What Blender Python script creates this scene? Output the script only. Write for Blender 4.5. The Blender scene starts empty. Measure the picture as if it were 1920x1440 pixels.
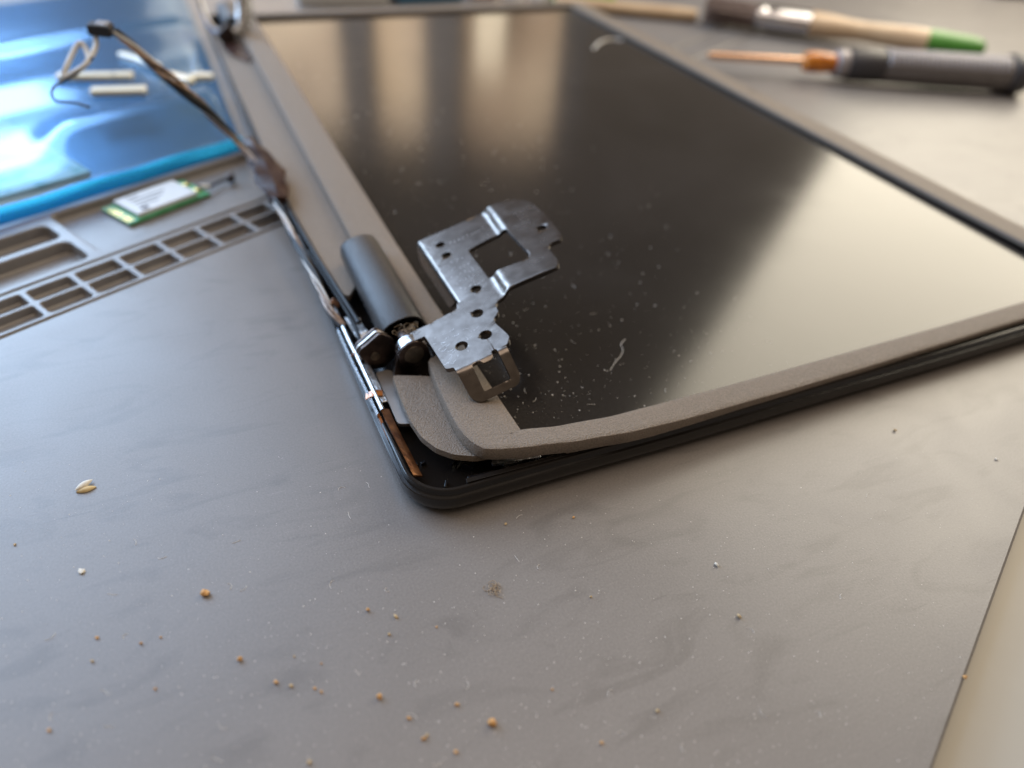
import bpy, bmesh, math, random
from mathutils import Vector, Matrix
rnd = random.Random(7)
S = 0.001                                   # everything below is written in millimetres
sc = bpy.context.scene
col = sc.collection

# ------------------------------------------------------------------ camera
cam_d = bpy.data.cameras.new('camera'); cam = bpy.data.objects.new('camera', cam_d); col.objects.link(cam)
fw = Vector((0.34957516, 0.68132027, -0.64311733)); rt = Vector((0.91135647, -0.40649522, 0.06473804))
up = rt.cross(fw).normalized()
M = Matrix((rt, up, -fw)).transposed().to_4x4(); M.translation = Vector((-25.33, -82.665, 108.948)) * S
cam.matrix_world = M
cam_d.sensor_width = 36; cam_d.lens = 1333.6 / 1920 * 36
cam_d.clip_start = 0.005; cam_d.clip_end = 50
cam_d.dof.use_dof = True; cam_d.dof.focus_distance = 0.139; cam_d.dof.aperture_fstop = 8.2
sc.camera = cam

# ------------------------------------------------------------------ world, lamps, exposure
w = bpy.data.worlds.new('World'); sc.world = w; w.use_nodes = True
bg = w.node_tree.nodes['Background']; bg.inputs[0].default_value = (1.0, 0.80, 0.62, 1); bg.inputs[1].default_value = 0.20

def area(name, center, eu, ev, wd, ht, radiance, color):
    """rectangular lamp; eu, ev its axes, shining along -(eu x ev)"""
    d = bpy.data.lights.new(name, 'AREA'); d.shape = 'RECTANGLE'; d.size = wd * S; d.size_y = ht * S
    d.energy = radiance * math.pi * d.size * d.size_y; d.color = color
    o = bpy.data.objects.new(name, d); col.objects.link(o)
    eu = Vector(eu).normalized(); ev = (Vector(ev) - Vector(ev).dot(eu) * eu).normalized(); n = eu.cross(ev)
    m = Matrix((eu, ev, n)).transposed().to_4x4(); m.translation = Vector(center) * S; o.matrix_world = m
    return o
def sph(az, el, r, c=(0, 0, 0)):
    a, e = math.radians(az), math.radians(el)
    return Vector((c[0] + r * math.sin(a) * math.cos(e), c[1] + r * math.cos(a) * math.cos(e), c[2] + r * math.sin(e)))
# cool window daylight from the far left
def lamp_at(name, az, el, r, wd, ht, radiance, color):
    c = sph(az, el, r); n = -c.normalized(); u = n.cross(Vector((0, 0, 1))).normalized(); area(name, c, u, u.cross(n), wd, ht, radiance, color)
lamp_at('window_light', -33, 24, 980, 820, 300, 7.0, (0.48, 0.71, 1.0))
lamp_at('window_sky_light', -33, 36, 1040, 1020, 860, 3.6, (0.49, 0.69, 1.0))
# warm window daylight from the right; its slanting near edge shows in the display
pA = Vector((217, 120, 6)) + sph(50.6, 17, 640); pB = Vector((68, 13, 6)) + sph(43.0, 40, 640)
ev2 = (pB - pA).normalized(); cen0 = pA.lerp(pB, 0.5)
aim = (Vector((150, 60, 0)) - cen0).normalized(); eu2 = ev2.cross(aim).normalized()
if eu2.x < 0: eu2 = -eu2
eu2 = (eu2 + Vector((0, 0, 0.0))).normalized()
W2, H2 = 470, 520
area('warm_window_light', cen0 + eu2 * W2 / 2 - ev2 * 10, eu2 if eu2.cross(ev2).dot(aim) < 0 else -eu2, ev2, W2, H2, 5.3, (1.0, 0.90, 0.715))
# added warm fill overhead, standing in for light bounced off the ceiling
area('overhead_fill', (60, -60, 1500), (1, 0, 0), (0, 1, 0), 1500, 1100, 1.75, (1.0, 0.83, 0.67))

sc.view_settings.view_transform = 'Standard'; sc.view_settings.look = 'None'
sc.view_settings.exposure = 0.12; sc.view_settings.gamma = 1.0; sc.view_settings.use_curve_mapping = False
sc.cycles.use_denoising = True
sc.cycles.max_bounces = 8; sc.cycles.transparent_max_bounces = 12
sc.cycles.caustics_reflective = False; sc.cycles.caustics_refractive = False

# ------------------------------------------------------------------ materials
MATS = {}
def mat(name, base, rough=0.5, metal=0.0, spec=0.5, var=0.0, vscale=60, base2=None, bump=0.0, bscale=2500, rvar=0.0,
        rscale=200, coat=0.0, stretch=None, trans=0.0, ior=1.45, detail=4.0, contrast=(0.35, 0.65), alpha=1.0, bdist=0.0002):
    m = bpy.data.materials.new(name); m.use_nodes = True; MATS[name] = m
    nt = m.node_tree; N = nt.nodes; L = nt.links; b = N['Principled BSDF']
    b.inputs['Base Color'].default_value = (*base, 1); b.inputs['Roughness'].default_value = rough
    b.inputs['Metallic'].default_value = metal; b.inputs['Specular IOR Level'].default_value = spec
    b.inputs['Coat Weight'].default_value = coat; b.inputs['Transmission Weight'].default_value = trans; b.inputs['IOR'].default_value = ior
    b.inputs['Alpha'].default_value = alpha
    tc = N.new('ShaderNodeTexCoord'); vec = tc.outputs['Object']
    if stretch:
        mp = N.new('ShaderNodeMapping'); mp.inputs['Scale'].default_value = stretch; L.new(vec, mp.inputs[0]); vec = mp.outputs[0]
    def noise(scale, det=detail):
        n = N.new('ShaderNodeTexNoise'); n.inputs['Scale'].default_value = scale; n.inputs['Detail'].default_value = det
        L.new(vec, n.inputs['Vector']); return n
    if var or base2:
        n = noise(vscale); r = N.new('ShaderNodeValToRGB')
        r.color_ramp.elements[0].position, r.color_ramp.elements[1].position = contrast
        b2 = base2 or tuple(c * (1 - var) for c in base)
        r.color_ramp.elements[0].color = (*b2, 1); r.color_ramp.elements[1].color = (*base, 1)
        L.new(n.outputs['Fac'], r.inputs[0]); L.new(r.outputs[0], b.inputs['Base Color'])
    if rvar:
        n = noise(rscale); mr = N.new('ShaderNodeMapRange'); mr.inputs[1].default_value = 0.3; mr.inputs[2].default_value = 0.7
        mr.inputs[3].default_value = max(0.02, rough - rvar); mr.inputs[4].default_value = min(1, rough + rvar)
        L.new(n.outputs['Fac'], mr.inputs[0]); L.new(mr.outputs[0], b.inputs['Roughness'])
    if bump:
        n = noise(bscale, 3.0); bp = N.new('ShaderNodeBump'); bp.inputs['Strength'].default_value = min(1.0, bump)
        bp.inputs['Distance'].default_value = bdist; L.new(n.outputs['Fac'], bp.inputs['Height']); L.new(bp.outputs[0], b.inputs['Normal'])
    return m
def nodes(m): return m.node_tree.nodes, m.node_tree.links, m.node_tree.nodes['Principled BSDF']

mat('desk_laminate', (0.43, 0.425, 0.40), 0.45, var=0.12, vscale=30, bump=0.15, bscale=1500, rvar=0.08)
mat('desk_strip', (0.40, 0.375, 0.325), 0.45, var=0.1, vscale=25)
mat('plaster', (0.62, 0.50, 0.36), 0.9, base2=(0.36, 0.27, 0.20), vscale=9)
mat('dark_wood', (0.05, 0.045, 0.045), 0.6, var=0.3, vscale=20)
mat('cream_wood', (0.75, 0.66, 0.5), 0.6, var=0.1, vscale=20)
mat('cover_plastic', (0.011, 0.009, 0.008), 0.21, spec=0.5, bump=0.04, bscale=3000, rvar=0.06, rscale=300)
mat('black_inside', (0.005, 0.005, 0.007), 0.30, spec=0.4, bump=0.3, bscale=900, rvar=0.12, rscale=400)
mat('dull_steel', (0.50, 0.46, 0.43), 0.42, metal=1.0, var=0.2, vscale=150)
mat('bezel_plastic', (0.258, 0.210, 0.168), 0.47, spec=0.34, bump=1.0, bscale=3000, var=0.30, vscale=3000, bdist=0.00042, detail=1.5)
mat('hinge_plastic', (0.036, 0.034, 0.034), 0.36, spec=0.55, bump=0.8, bscale=2600, rvar=0.05, rscale=900)
mat('steel', (0.205, 0.178, 0.158), 0.25, metal=1.0, base2=(0.150, 0.128, 0.112), vscale=420, rvar=0.05, rscale=160)
mat('dark_steel', (0.10, 0.075, 0.065), 0.36, metal=1.0, base2=(0.06, 0.045, 0.04), vscale=500, rvar=0.1, rscale=900, bump=0.2, bscale=2500)
mat('rivet_steel', (0.20, 0.165, 0.13), 0.45, metal=1.0, var=0.3, vscale=900, bump=0.3, bscale=2500)
mat('bright_steel', (0.72, 0.73, 0.75), 0.24, metal=1.0, var=0.15, vscale=800, bump=0.2, bscale=1800, rvar=0.1, rscale=900)
mat('foil', (0.66, 0.65, 0.64), 0.33, metal=1.0, var=0.3, vscale=1500, bump=0.9, bscale=1400)
mat('copper_tape', (0.33, 0.15, 0.06), 0.28, metal=0.75, base2=(0.12, 0.045, 0.02), vscale=260, bump=0.4, bscale=900, coat=0.4)
mat('orange_tape', (0.52, 0.17, 0.03), 0.22, metal=0.35, base2=(0.16, 0.05, 0.02), vscale=500, bump=0.5, bscale=900, coat=0.6)
mat('brown_tape', (0.050, 0.026, 0.020), 0.33, spec=0.15, base2=(0.024, 0.013, 0.013), vscale=140, coat=0.0, bump=0.15, bscale=260)
mat('cable_copper', (0.30, 0.20, 0.135), 0.32, metal=0.4, base2=(0.14, 0.09, 0.062), vscale=600, bump=0.3, bscale=2500, coat=0.2)
mat('cable_black', (0.012, 0.012, 0.014), 0.42, spec=0.4)
mat('cable_white', (0.68, 0.67, 0.64), 0.35)
mat('pcb_green', (0.06, 0.30, 0.12), 0.35, base2=(0.10, 0.40, 0.20), vscale=250, coat=0.4)
mat('gold_contact', (0.85, 0.60, 0.22), 0.25, metal=1.0)
mat('shield_can', (0.62, 0.63, 0.64), 0.5, metal=0.1, var=0.05, vscale=300)
mat('print_grey', (0.12, 0.12, 0.14), 0.7)
mat('foam_cream', (0.88, 0.83, 0.64), 0.3, var=0.1, vscale=200, coat=1.0)
mat('chip_black', (0.02, 0.02, 0.025), 0.35)
mat('board_teal', (0.12, 0.42, 0.38), 0.35, base2=(0.62, 0.76, 0.74), vscale=70, contrast=(0.45, 0.6))
mat('wood', (0.60, 0.42, 0.25), 0.42, base2=(0.50, 0.33, 0.19), vscale=60, coat=0.35, stretch=(1, 1, 1))
mat('green_paint', (0.07, 0.25, 0.03), 0.34, coat=0.3, var=0.1, vscale=120)
mat('ferrule_metal', (0.62, 0.62, 0.66), 0.22, metal=1.0, var=0.2, vscale=200)
mat('bristle', (0.13, 0.085, 0.065), 0.6, base2=(0.25, 0.17, 0.13), vscale=900, bump=0.8, bscale=900)
mat('shaft_copper', (0.80, 0.52, 0.36), 0.26, metal=1.0)
mat('amber', (0.75, 0.24, 0.01), 0.15, coat=0.6, base2=(0.42, 0.11, 0.004), vscale=150)
mat('grip_grey', (0.16, 0.145, 0.14), 0.40, var=0.15, vscale=200)
mat('grip_dark', (0.045, 0.042, 0.046), 0.42)
mat('grip_pale', (0.33, 0.30, 0.30), 0.38, metal=0.3)
mat('crumb_orange', (0.66, 0.40, 0.17), 0.6, base2=(0.50, 0.25, 0.08), vscale=1400, bump=0.5, bscale=2500)
mat('crumb_tan', (0.62, 0.45, 0.24), 0.65, var=0.3, vscale=1400, bump=0.5, bscale=2500)
mat('crumb_white', (0.75, 0.71, 0.62), 0.6, var=0.15, vscale=1400, bump=0.4, bscale=2500)
mat('husk', (0.66, 0.52, 0.28), 0.5, base2=(0.50, 0.36, 0.16), vscale=500)
mat('fibre', (0.42, 0.33, 0.235), 0.8)
mat('dust', (0.78, 0.74, 0.68), 0.8)
mat('pale_plastic', (0.62, 0.62, 0.60), 0.4); mat('blue_plastic', (0.05, 0.16, 0.27), 0.4); mat('pink_plastic', (0.68, 0.56, 0.52), 0.4)
mat('white_cap', (0.85, 0.86, 0.90), 0.3); mat('lime_plastic', (0.20, 0.52, 0.04), 0.4); mat('navy_plastic', (0.02, 0.022, 0.05), 0.4)
mat('marks', (0.50, 0.46, 0.43), 0.30, metal=1.0)

# grey silicone mat: stains, smears and fine tooth
m = mat('mat_silicone', (0.180, 0.164, 0.153), 0.38, spec=0.95)
N, L, b = nodes(m)
tc = N.new('ShaderNodeTexCoord')
def nz(scale, det=5, st=None, rot=0.0, dist=0.0):
    n = N.new('ShaderNodeTexNoise'); n.inputs['Scale'].default_value = scale; n.inputs['Detail'].default_value = det; n.inputs['Distortion'].default_value = dist
    if st:
        mp = N.new('ShaderNodeMapping'); mp.inputs['Scale'].default_value = st; mp.inputs['Rotation'].default_value = (0, 0, rot)
        L.new(tc.outputs['Object'], mp.inputs[0]); L.new(mp.outputs[0], n.inputs['Vector'])
    else: L.new(tc.outputs['Object'], n.inputs['Vector'])
    return n
def rng(src, a, bb, c, d):
    r = N.new('ShaderNodeMapRange'); r.inputs[1].default_value = a; r.inputs[2].default_value = bb; r.inputs[3].default_value = c; r.inputs[4].default_value = d
    L.new(src, r.inputs[0]); return r.outputs[0]
def mul(x, y):
    k = N.new('ShaderNodeMath'); k.operation = 'MULTIPLY'; L.new(x, k.inputs[0]); L.new(y, k.inputs[1]); return k.outputs[0]
big = rng(nz(26, 6, dist=0.6).outputs['Fac'], 0.35, 0.68, 0.95, 1.04)
smear = rng(nz(48, 6, (1, 2.8, 1), 0.6, 1.2).outputs['Fac'], 0.54, 0.68, 1.0, 0.83)
scr = rng(nz(60, 2, (1, 40, 1), 1.1, 0.3).outputs['Fac'], 0.71, 0.75, 1.0, 1.20)
grain = rng(nz(2600, 2).outputs['Fac'], 0.25, 0.75, 0.84, 1.16)
sc2 = mul(rng(nz(75, 2, (1, 46, 1), -0.5, 0.3).outputs['Fac'], 0.71, 0.75, 1.0, 1.18), rng(nz(50, 2, (1, 24, 1), 0.25, 0.4).outputs['Fac'], 0.70, 0.75, 1.0, 0.82))
blot = rng(nz(150, 4, dist=2.0).outputs['Fac'], 0.64, 0.72, 1.0, 0.92)
f = mul(mul(mul(big, smear), mul(scr, grain)), mul(sc2, blot))
vm = N.new('ShaderNodeVectorMath'); vm.operation = 'SCALE'; vm.inputs[0].default_value = (0.180, 0.164, 0.153); L.new(f, vm.inputs['Scale'])
L.new(vm.outputs[0], b.inputs['Base Color'])
L.new(rng(nz(34, 6, dist=1.0).outputs['Fac'], 0.32, 0.70, 0.35, 0.41), b.inputs['Roughness'])
bp = N.new('ShaderNodeBump'); bp.inputs['Strength'].default_value = 0.12; bp.inputs['Distance'].default_value = 0.0002
L.new(nz(2200, 3).outputs['Fac'], bp.inputs['Height']); L.new(bp.outputs[0], b.inputs['Normal'])

# anti-glare display: black, soft mirror, faint film of dust
m = mat('display_glass', (0.010, 0.009, 0.009), 0.19, spec=0.62)
N, L, b = nodes(m); tc = N.new('ShaderNodeTexCoord')
r1 = rng(nz(30, 5, dist=1.0).outputs['Fac'], 0.4, 0.72, 0.155, 0.175); L.new(r1, b.inputs['Roughness'])
fd = mul(rng(nz(14, 6, dist=0.8).outputs['Fac'], 0.40, 0.75, 0.010, 0.020), rng(nz(1800, 2).outputs['Fac'], 0.3, 0.75, 0.55, 1.6))
vm = N.new('ShaderNodeVectorMath'); vm.operation = 'SCALE'; vm.inputs[0].default_value = (1.0, 0.88, 0.84); L.new(fd, vm.inputs['Scale']); L.new(vm.outputs[0], b.inputs['Base Color'])

# blue antistatic film: part see-through, part metallic sheen
def film(name, tint, metal, mix, rough=0.16):
    m = bpy.data.materials.new(name); m.use_nodes = True; MATS[name] = m
    N, L = m.node_tree.nodes, m.node_tree.links; b = N['Principled BSDF']
    b.inputs['Base Color'].default_value = (*metal, 1); b.inputs['Metallic'].default_value = 0.85; b.inputs['Roughness'].default_value = rough
    tr = N.new('ShaderNodeBsdfTransparent'); tr.inputs[0].default_value = (*tint, 1)
    mx = N.new('ShaderNodeMixShader'); mx.inputs[0].default_value = mix
    tc = N.new('ShaderNodeTexCoord'); n = N.new('ShaderNodeTexNoise'); n.inputs['Scale'].default_value = 22; n.inputs['Detail'].default_value = 1
    L.new(tc.outputs['Object'], n.inputs['Vector']); bp = N.new('ShaderNodeBump'); bp.inputs['Strength'].default_value = 0.10; bp.inputs['Distance'].default_value = 0.001
    L.new(n.outputs['Fac'], bp.inputs['Height']); L.new(bp.outputs[0], b.inputs['Normal'])
    L.new(tr.outputs[0], mx.inputs[1]); L.new(b.outputs[0], mx.inputs[2]); L.new(mx.outputs[0], N['Material Output'].inputs[0])
film('bag_film', (0.72, 0.89, 1.0), (0.42, 0.68, 0.98), 0.34)
film('bag_back', (0.40, 0.60, 0.82), (0.14, 0.30, 0.48), 0.52, 0.3)
film('bag_fold', (0.10, 0.45, 0.90), (0.03, 0.50, 1.0), 0.80, 0.25)

# ------------------------------------------------------------------ mesh helpers
BASE = {}
def root_of(o):
    while o.parent: o = o.parent
    return o
def thing(name, label, cat, base=(0, 0, 0), group=None):
    o = bpy.data.objects.new(name, None); col.objects.link(o); o.location = Vector(base) * S; o.empty_display_size = 0.01
    BASE[o.name] = Vector(base); o['label'] = label; o['category'] = cat
    if group: o['group'] = group
    return o
def tag(o, label, cat, group=None):
    o['label'] = label; o['category'] = cat
    if group: o['group'] = group
    return o
def link(name, bm, material, parent=None, smooth=False, bevel=0.0, base=None, kind=None, segs=2, angle=35):
    """bm in world millimetres -> one mesh object"""
    b0 = BASE[root_of(parent).name] if parent else Vector(base or (0, 0, 0))
    bmesh.ops.recalc_face_normals(bm, faces=bm.faces)
    for v in bm.verts: v.co = (v.co - b0) * S
    me = bpy.data.meshes.new(name); bm.to_mesh(me); bm.free()
    for i in (material if isinstance(material, (list, tuple)) else [material]): me.materials.append(MATS[i])
    if smooth: me.shade_smooth()
    o = bpy.data.objects.new(name, me); col.objects.link(o)
    if parent: o.parent = parent
    else:
        o.location = b0 * S; BASE[o.name] = b0
    if bevel:
        md = o.modifiers.new('bevel', 'BEVEL'); md.width = bevel * S; md.segments = segs; md.limit_method = 'ANGLE'; md.angle_limit = math.radians(angle)
    if smooth:
        try: me.set_sharp_from_angle(angle=math.radians(38))
        except Exception: pass
    if kind: o['kind'] = kind
    return o
def quadmesh(verts, faces):
    bm = bmesh.new(); vs = [bm.verts.new(v) for v in verts]
    for f_ in faces: bm.faces.new([vs[i] for i in f_])
    return bm
def box(c, s, rz=0.0, bm=None):
    bm = bm or bmesh.new()
    m_ = Matrix.Translation(Vector(c)) @ Matrix.Rotation(rz, 4, 'Z') @ Matrix.Diagonal((*s, 1))
    bmesh.ops.create_cube(bm, size=1, matrix=m_); return bm
def poly(loops, h, fmap=lambda a, b, t: (a, b, t), cuts_a=(), cuts_b=()):
    """flat outline (first loop) with holes, thickness h downwards, mapped through fmap(a, b, t)"""
    bm = bmesh.new(); es = []
    for lp in loops:
        vs = [bm.verts.new((p[0], p[1], 0)) for p in lp]
        es += [bm.edges.new((vs[i], vs[(i + 1) % len(vs)])) for i in range(len(vs))]
    bmesh.ops.triangle_fill(bm, use_beauty=True, use_dissolve=False, edges=es)
    for c in cuts_a: bmesh.ops.bisect_plane(bm, geom=bm.verts[:] + bm.edges[:] + bm.faces[:], plane_co=(c, 0, 0), plane_no=(1, 0, 0))
    for c in cuts_b: bmesh.ops.bisect_plane(bm, geom=bm.verts[:] + bm.edges[:] + bm.faces[:], plane_co=(0, c, 0), plane_no=(0, 1, 0))
    top = bm.faces[:]
    bound = [e for e in bm.edges if len(e.link_faces) == 1]
    lo = {v: bm.verts.new((v.co.x, v.co.y, -h)) for v in bm.verts[:]}
    for f_ in top: bm.faces.new([lo[v] for v in reversed(f_.verts)])
    for e in bound: bm.faces.new((e.verts[0], e.verts[1], lo[e.verts[1]], lo[e.verts[0]]))
    for v in bm.verts: v.co = Vector(fmap(v.co.x, v.co.y, v.co.z))
    return bm
def circ(cx, cy, r, n=20): return [(cx + r * math.cos(2 * math.pi * i / n), cy + r * math.sin(2 * math.pi * i / n)) for i in range(n)]
def rounded(pts, r, n=4):
    """round every corner of an outline; r may be a number or one per corner"""
    out = []; k = len(pts)
    for i in range(k):
        rr = r[i] if isinstance(r, (list, tuple)) else r
        p0, p, p1 = Vector(pts[i - 1]), Vector(pts[i]), Vector(pts[(i + 1) % k])
        a, b_ = (p0 - p), (p1 - p); d = min(rr, a.length * 0.45, b_.length * 0.45)
        if d < 1e-3: out.append(tuple(p)); continue
        q0, q1 = p + a.normalized() * d, p + b_.normalized() * d
        for j in range(n + 1):
            t = j / n; out.append(tuple((1 - t) ** 2 * q0 + 2 * t * (1 - t) * p + t * t * q1))
    return out
def tube(pts, r, n=10, bm=None, flat=1.0, closed_ends=True, upv=(0, 0, 1)):
    """r a number or list; flat squashes the section along the local up"""
    bm = bm or bmesh.new(); P = [Vector(p) for p in pts]; rings = []
    for i, p in enumerate(P):
        t = (P[min(i + 1, len(P) - 1)] - P[max(i - 1, 0)]).normalized()
        u = Vector(upv); sx = t.cross(u)
        if sx.length < 1e-4: sx = t.cross(Vector((1, 0, 0)))
        sx.normalize(); uz_ = sx.cross(t); rr = r[i] if isinstance(r, (list, tuple)) else r
        fl = flat[i] if isinstance(flat, (list, tuple)) else flat
        rings.append([bm.verts.new(p + sx * rr * math.cos(2 * math.pi * k / n) + uz_ * rr * fl * math.sin(2 * math.pi * k / n)) for k in range(n)])
    for i in range(len(rings) - 1):
        for k in range(n): bm.faces.new((rings[i][k], rings[i][(k + 1) % n], rings[i + 1][(k + 1) % n], rings[i + 1][k]))
    if closed_ends: bm.faces.new(rings[0][::-1]); bm.faces.new(rings[-1])
    return bm
def spline(pts, n=8):
    P = [Vector(p) for p in pts]; P = [P[0] * 2 - P[1]] + P + [P[-1] * 2 - P[-2]]; out = []
    for i in range(1, len(P) - 2):
        for j in range(n):
            t = j / n; a, b_, c, d = P[i - 1], P[i], P[i + 1], P[i + 2]
            out.append(0.5 * ((2 * b_) + (c - a) * t + (2 * a - 5 * b_ + 4 * c - d) * t * t + (3 * b_ - a - 3 * c + d) * t ** 3))
    out.append(P[-2]); return out
def cyl_y(cx, cz, r, y0, y1, n=32, bm=None):
    return tube([(cx, y0, cz), (cx, y1, cz)], r, n, bm)
def interp(x, tab):
    if x <= tab[0][0]: return tab[0][1]
    for (x0, y0), (x1, y1) in zip(tab, tab[1:]):
        if x <= x1:
            t = (x - x0) / (x1 - x0); t = t * t * (3 - 2 * t) * 0.5 + t * 0.5; return y0 + (y1 - y0) * t
    return tab[-1][1]
def prism_y(prof, y0, y1):
    """outline in x,z carried along y"""
    bm = bmesh.new(); a = [bm.verts.new((p[0], y0, p[1])) for p in prof]; b_ = [bm.verts.new((p[0], y1, p[1])) for p in prof]; n = len(prof)
    bm.faces.new(a); bm.faces.new(b_[::-1])
    for i in range(n): bm.faces.new((a[i], a[(i + 1) % n], b_[(i + 1) % n], b_[i]))
    return bm

# ------------------------------------------------------------------ setting: desk, mat, backdrop added for the display to mirror
bm = box((350, 150, -24.6), (1900, 1500, 40)); link('desk', bm, 'desk_laminate', kind='structure')
MO = Vector((57.4, -70.7, 0)); E1 = Vector((0.8888, 0.4583, 0)); E2 = Vector((-0.4583, 0.8888, 0))
def mp_(u, v, z=0.0): return MO + E1 * u + E2 * v + Vector((0, 0, z))
desk = bpy.data.objects['desk']
def on_mat_rect(u0, u1, v0, v1, z0, z1):
    c = mp_((u0 + u1) / 2, (v0 + v1) / 2, (z0 + z1) / 2); return box(c, (u1 - u0, v1 - v0, z1 - z0), math.atan2(E1.y, E1.x))
E1d = Matrix.Rotation(-0.0265, 3, 'Z') @ E1; E2d = Matrix.Rotation(-0.0265, 3, 'Z') @ E2
def by_edge(u0, u1, v0, v1, z0, z1):
    c = MO + E1d * (u0 + u1) / 2 + E2d * (v0 + v1) / 2 + Vector((0, 0, (z0 + z1) / 2)); return box(c, (u1 - u0, v1 - v0, z1 - z0), math.atan2(E1d.y, E1d.x))
link('edge_strip', by_edge(-200, 700, -17, -0.8, -4.8, -4.35), 'desk_strip', desk)
link('desk_panel', by_edge(-40, 9.5, -150, -17.6, -4.8, -4.2), 'desk_laminate', desk, bevel=0.2)
link('desk_panel', by_edge(10.3, 700, -150, -17.6, -4.8, -4.2), 'desk_laminate', desk, bevel=0.2)

V, F = [], []
def addv(p): V.append(tuple(p)); return len(V) - 1
def flat(u0, u1, v0, v1, z=0.0):
    F.append([addv(mp_(u0, v0, z)), addv(mp_(u1, v0, z)), addv(mp_(u1, v1, z)), addv(mp_(u0, v1, z))])
def pocket(cell, inner, depth, r=1.0, lip=0.35):
    u0, u1, v0, v1 = cell; a0, a1, b0, b1 = inner
    def loop(off, z, rr):
        out = []
        for (cx, cy, s0) in ((a0 + rr, b0 + rr, 180), (a1 - rr, b0 + rr, 270), (a1 - rr, b1 - rr, 0), (a0 + rr, b1 - rr, 90)):
            for j in range(5):
                an = math.radians(s0 + 22.5 * j); out.append(addv(mp_(cx + (rr + off) * math.cos(an), cy + (rr + off) * math.sin(an), z)))
        return out
    oc = [addv(mp_(u0, v0)), addv(mp_(u1, v0)), addv(mp_(u1, v1)), addv(mp_(u0, v1))]
    l0 = loop(lip, 0, r); l1 = loop(lip * 0.3, -lip * 0.3, r); l2 = loop(0, -lip, r); l3 = loop(-0.3, -depth + 0.3, r); l4 = loop(-0.7, -depth, r)
    for c in range(4):
        for j in range(4): F.append([oc[c], l0[c * 5 + j + 1], l0[c * 5 + j]])
        F.append([oc[c], oc[(c + 1) % 4], l0[((c + 1) % 4) * 5], l0[c * 5 + 4]])
    for A, B in ((l0, l1), (l1, l2), (l2, l3), (l3, l4)):
        for i in range(20): F.append([A[i], A[(i + 1) % 20], B[(i + 1) % 20], B[i]])
    F.append(l4)
U0, U1 = -165, 720
# front lip, work area, thin groove, two lanes of screw cells, groove, parts trays
V_ = []
def ve(u): return -0.0265 * u
F.append([addv(mp_(U0, ve(U0), -4.6)), addv(mp_(U1, ve(U1), -4.6)), addv(mp_(U1, ve(U1), -0.5)), addv(mp_(U0, ve(U0), -0.5))])
F.append([addv(mp_(U0, ve(U0), -0.5)), addv(mp_(U1, ve(U1), -0.5)), addv(mp_(U1, ve(U1) + 0.5, 0)), addv(mp_(U0, ve(U0) + 0.5, 0))])
F.append([addv(mp_(U0, ve(U0) + 0.5)), addv(mp_(U1, ve(U1) + 0.5)), addv(mp_(U1, 202.6)), addv(mp_(U0, 202.6))])
def groove(v0, v1, d):
    m0 = (v0 + v1) / 2
    F.append([addv(mp_(U0, v0)), addv(mp_(U1, v0)), addv(mp_(U1, m0, -d)), addv(mp_(U0, m0, -d))])
    F.append([addv(mp_(U0, m0, -d)), addv(mp_(U1, m0, -d)), addv(mp_(U1, v1)), addv(mp_(U0, v1))])
groove(202.6, 204.2, 1.0)
k0 = -11
cells = [5.5 + 12.55 * k for k in range(k0, 12)]
flat(U0, cells[0], 204.2, 220.8)
for x0 in cells:
    pocket((x0, x0 + 12.55, 204.2, 212.2), (x0 + 0.8, x0 + 11.75, 205.3, 211.6), 2.4)
    pocket((x0, x0 + 12.55, 212.2, 220.8), (x0 + 0.8, x0 + 11.75, 213.0, 219.0), 2.4)
flat(cells[-1] + 12.55, U1, 204.2, 220.8)
groove(220.8, 222.4, 1.2)
pocket((U0, -9.7, 222.4, 239), (U0 + 20, -11.4, 224.6, 237.6), 3.6, 2.5, 0.6)
pocket((U0, -9.7, 239, 252.6), (U0 + 20, -11.4, 240.6, 250.8), 3.6, 2.5, 0.6)
flat(U0, -9.7, 252.6, 258)
pocket((-9.7, 170, 222.4, 258), (-8.0, 160, 224.6, 255.6), 2.6, 2.5, 0.6)
flat(170, U1, 222.4, 258)
flat(U0, U1, 258, 700)
link('work_mat', quadmesh(V, F), 'mat_silicone', kind='structure')

# tan backdrop panel with posts, added out of view for the display to mirror
nf = Vector((0.4565, 0.8897, 0)); nr = Vector((0.8897, -0.4565, 0)); CAM = Vector((-25.33, -82.665, 0))
def wallbox(u0, u1, z0, z1, d0, d1):
    c = CAM + nr * (u0 + u1) / 2 + nf * (1000 + (d0 + d1) / 2) + Vector((0, 0, (z0 + z1) / 2))
    return box(c, (u1 - u0, d1 - d0, z1 - z0), math.atan2(nr.y, nr.x))
wall_backdrop = link('wall_backdrop', wallbox(-520, 30, -20, 306, 12, 40), 'plaster', kind='structure')
link('post', wallbox(-148, -104, -20, 330, -30, 10), 'dark_wood', wall_backdrop)
link('post', wallbox(-262, -222, -20, 300, -12, 10), 'dark_wood', wall_backdrop)
link('post', wallbox(-82, -46, -20, 186, -40, 8), 'cream_wood', wall_backdrop)
link('post', wallbox(26, 60, -20, 300, -10, 30), 'dark_wood', wall_backdrop)
# extra lamp added only to brighten that mirrored backdrop
cw = CAM + nf * 620 + nr * -200 + Vector((0, 0, 300)); tgt = CAM + nf * 1000 + nr * -200 + Vector((0, 0, 305))
nn = -(tgt - cw).normalized(); uu = Vector((0, 0, 1)).cross(nn).normalized()
area('backdrop_fill', cw, uu, nn.cross(uu), 460, 100, 46, (1.0, 0.90, 0.78))

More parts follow.
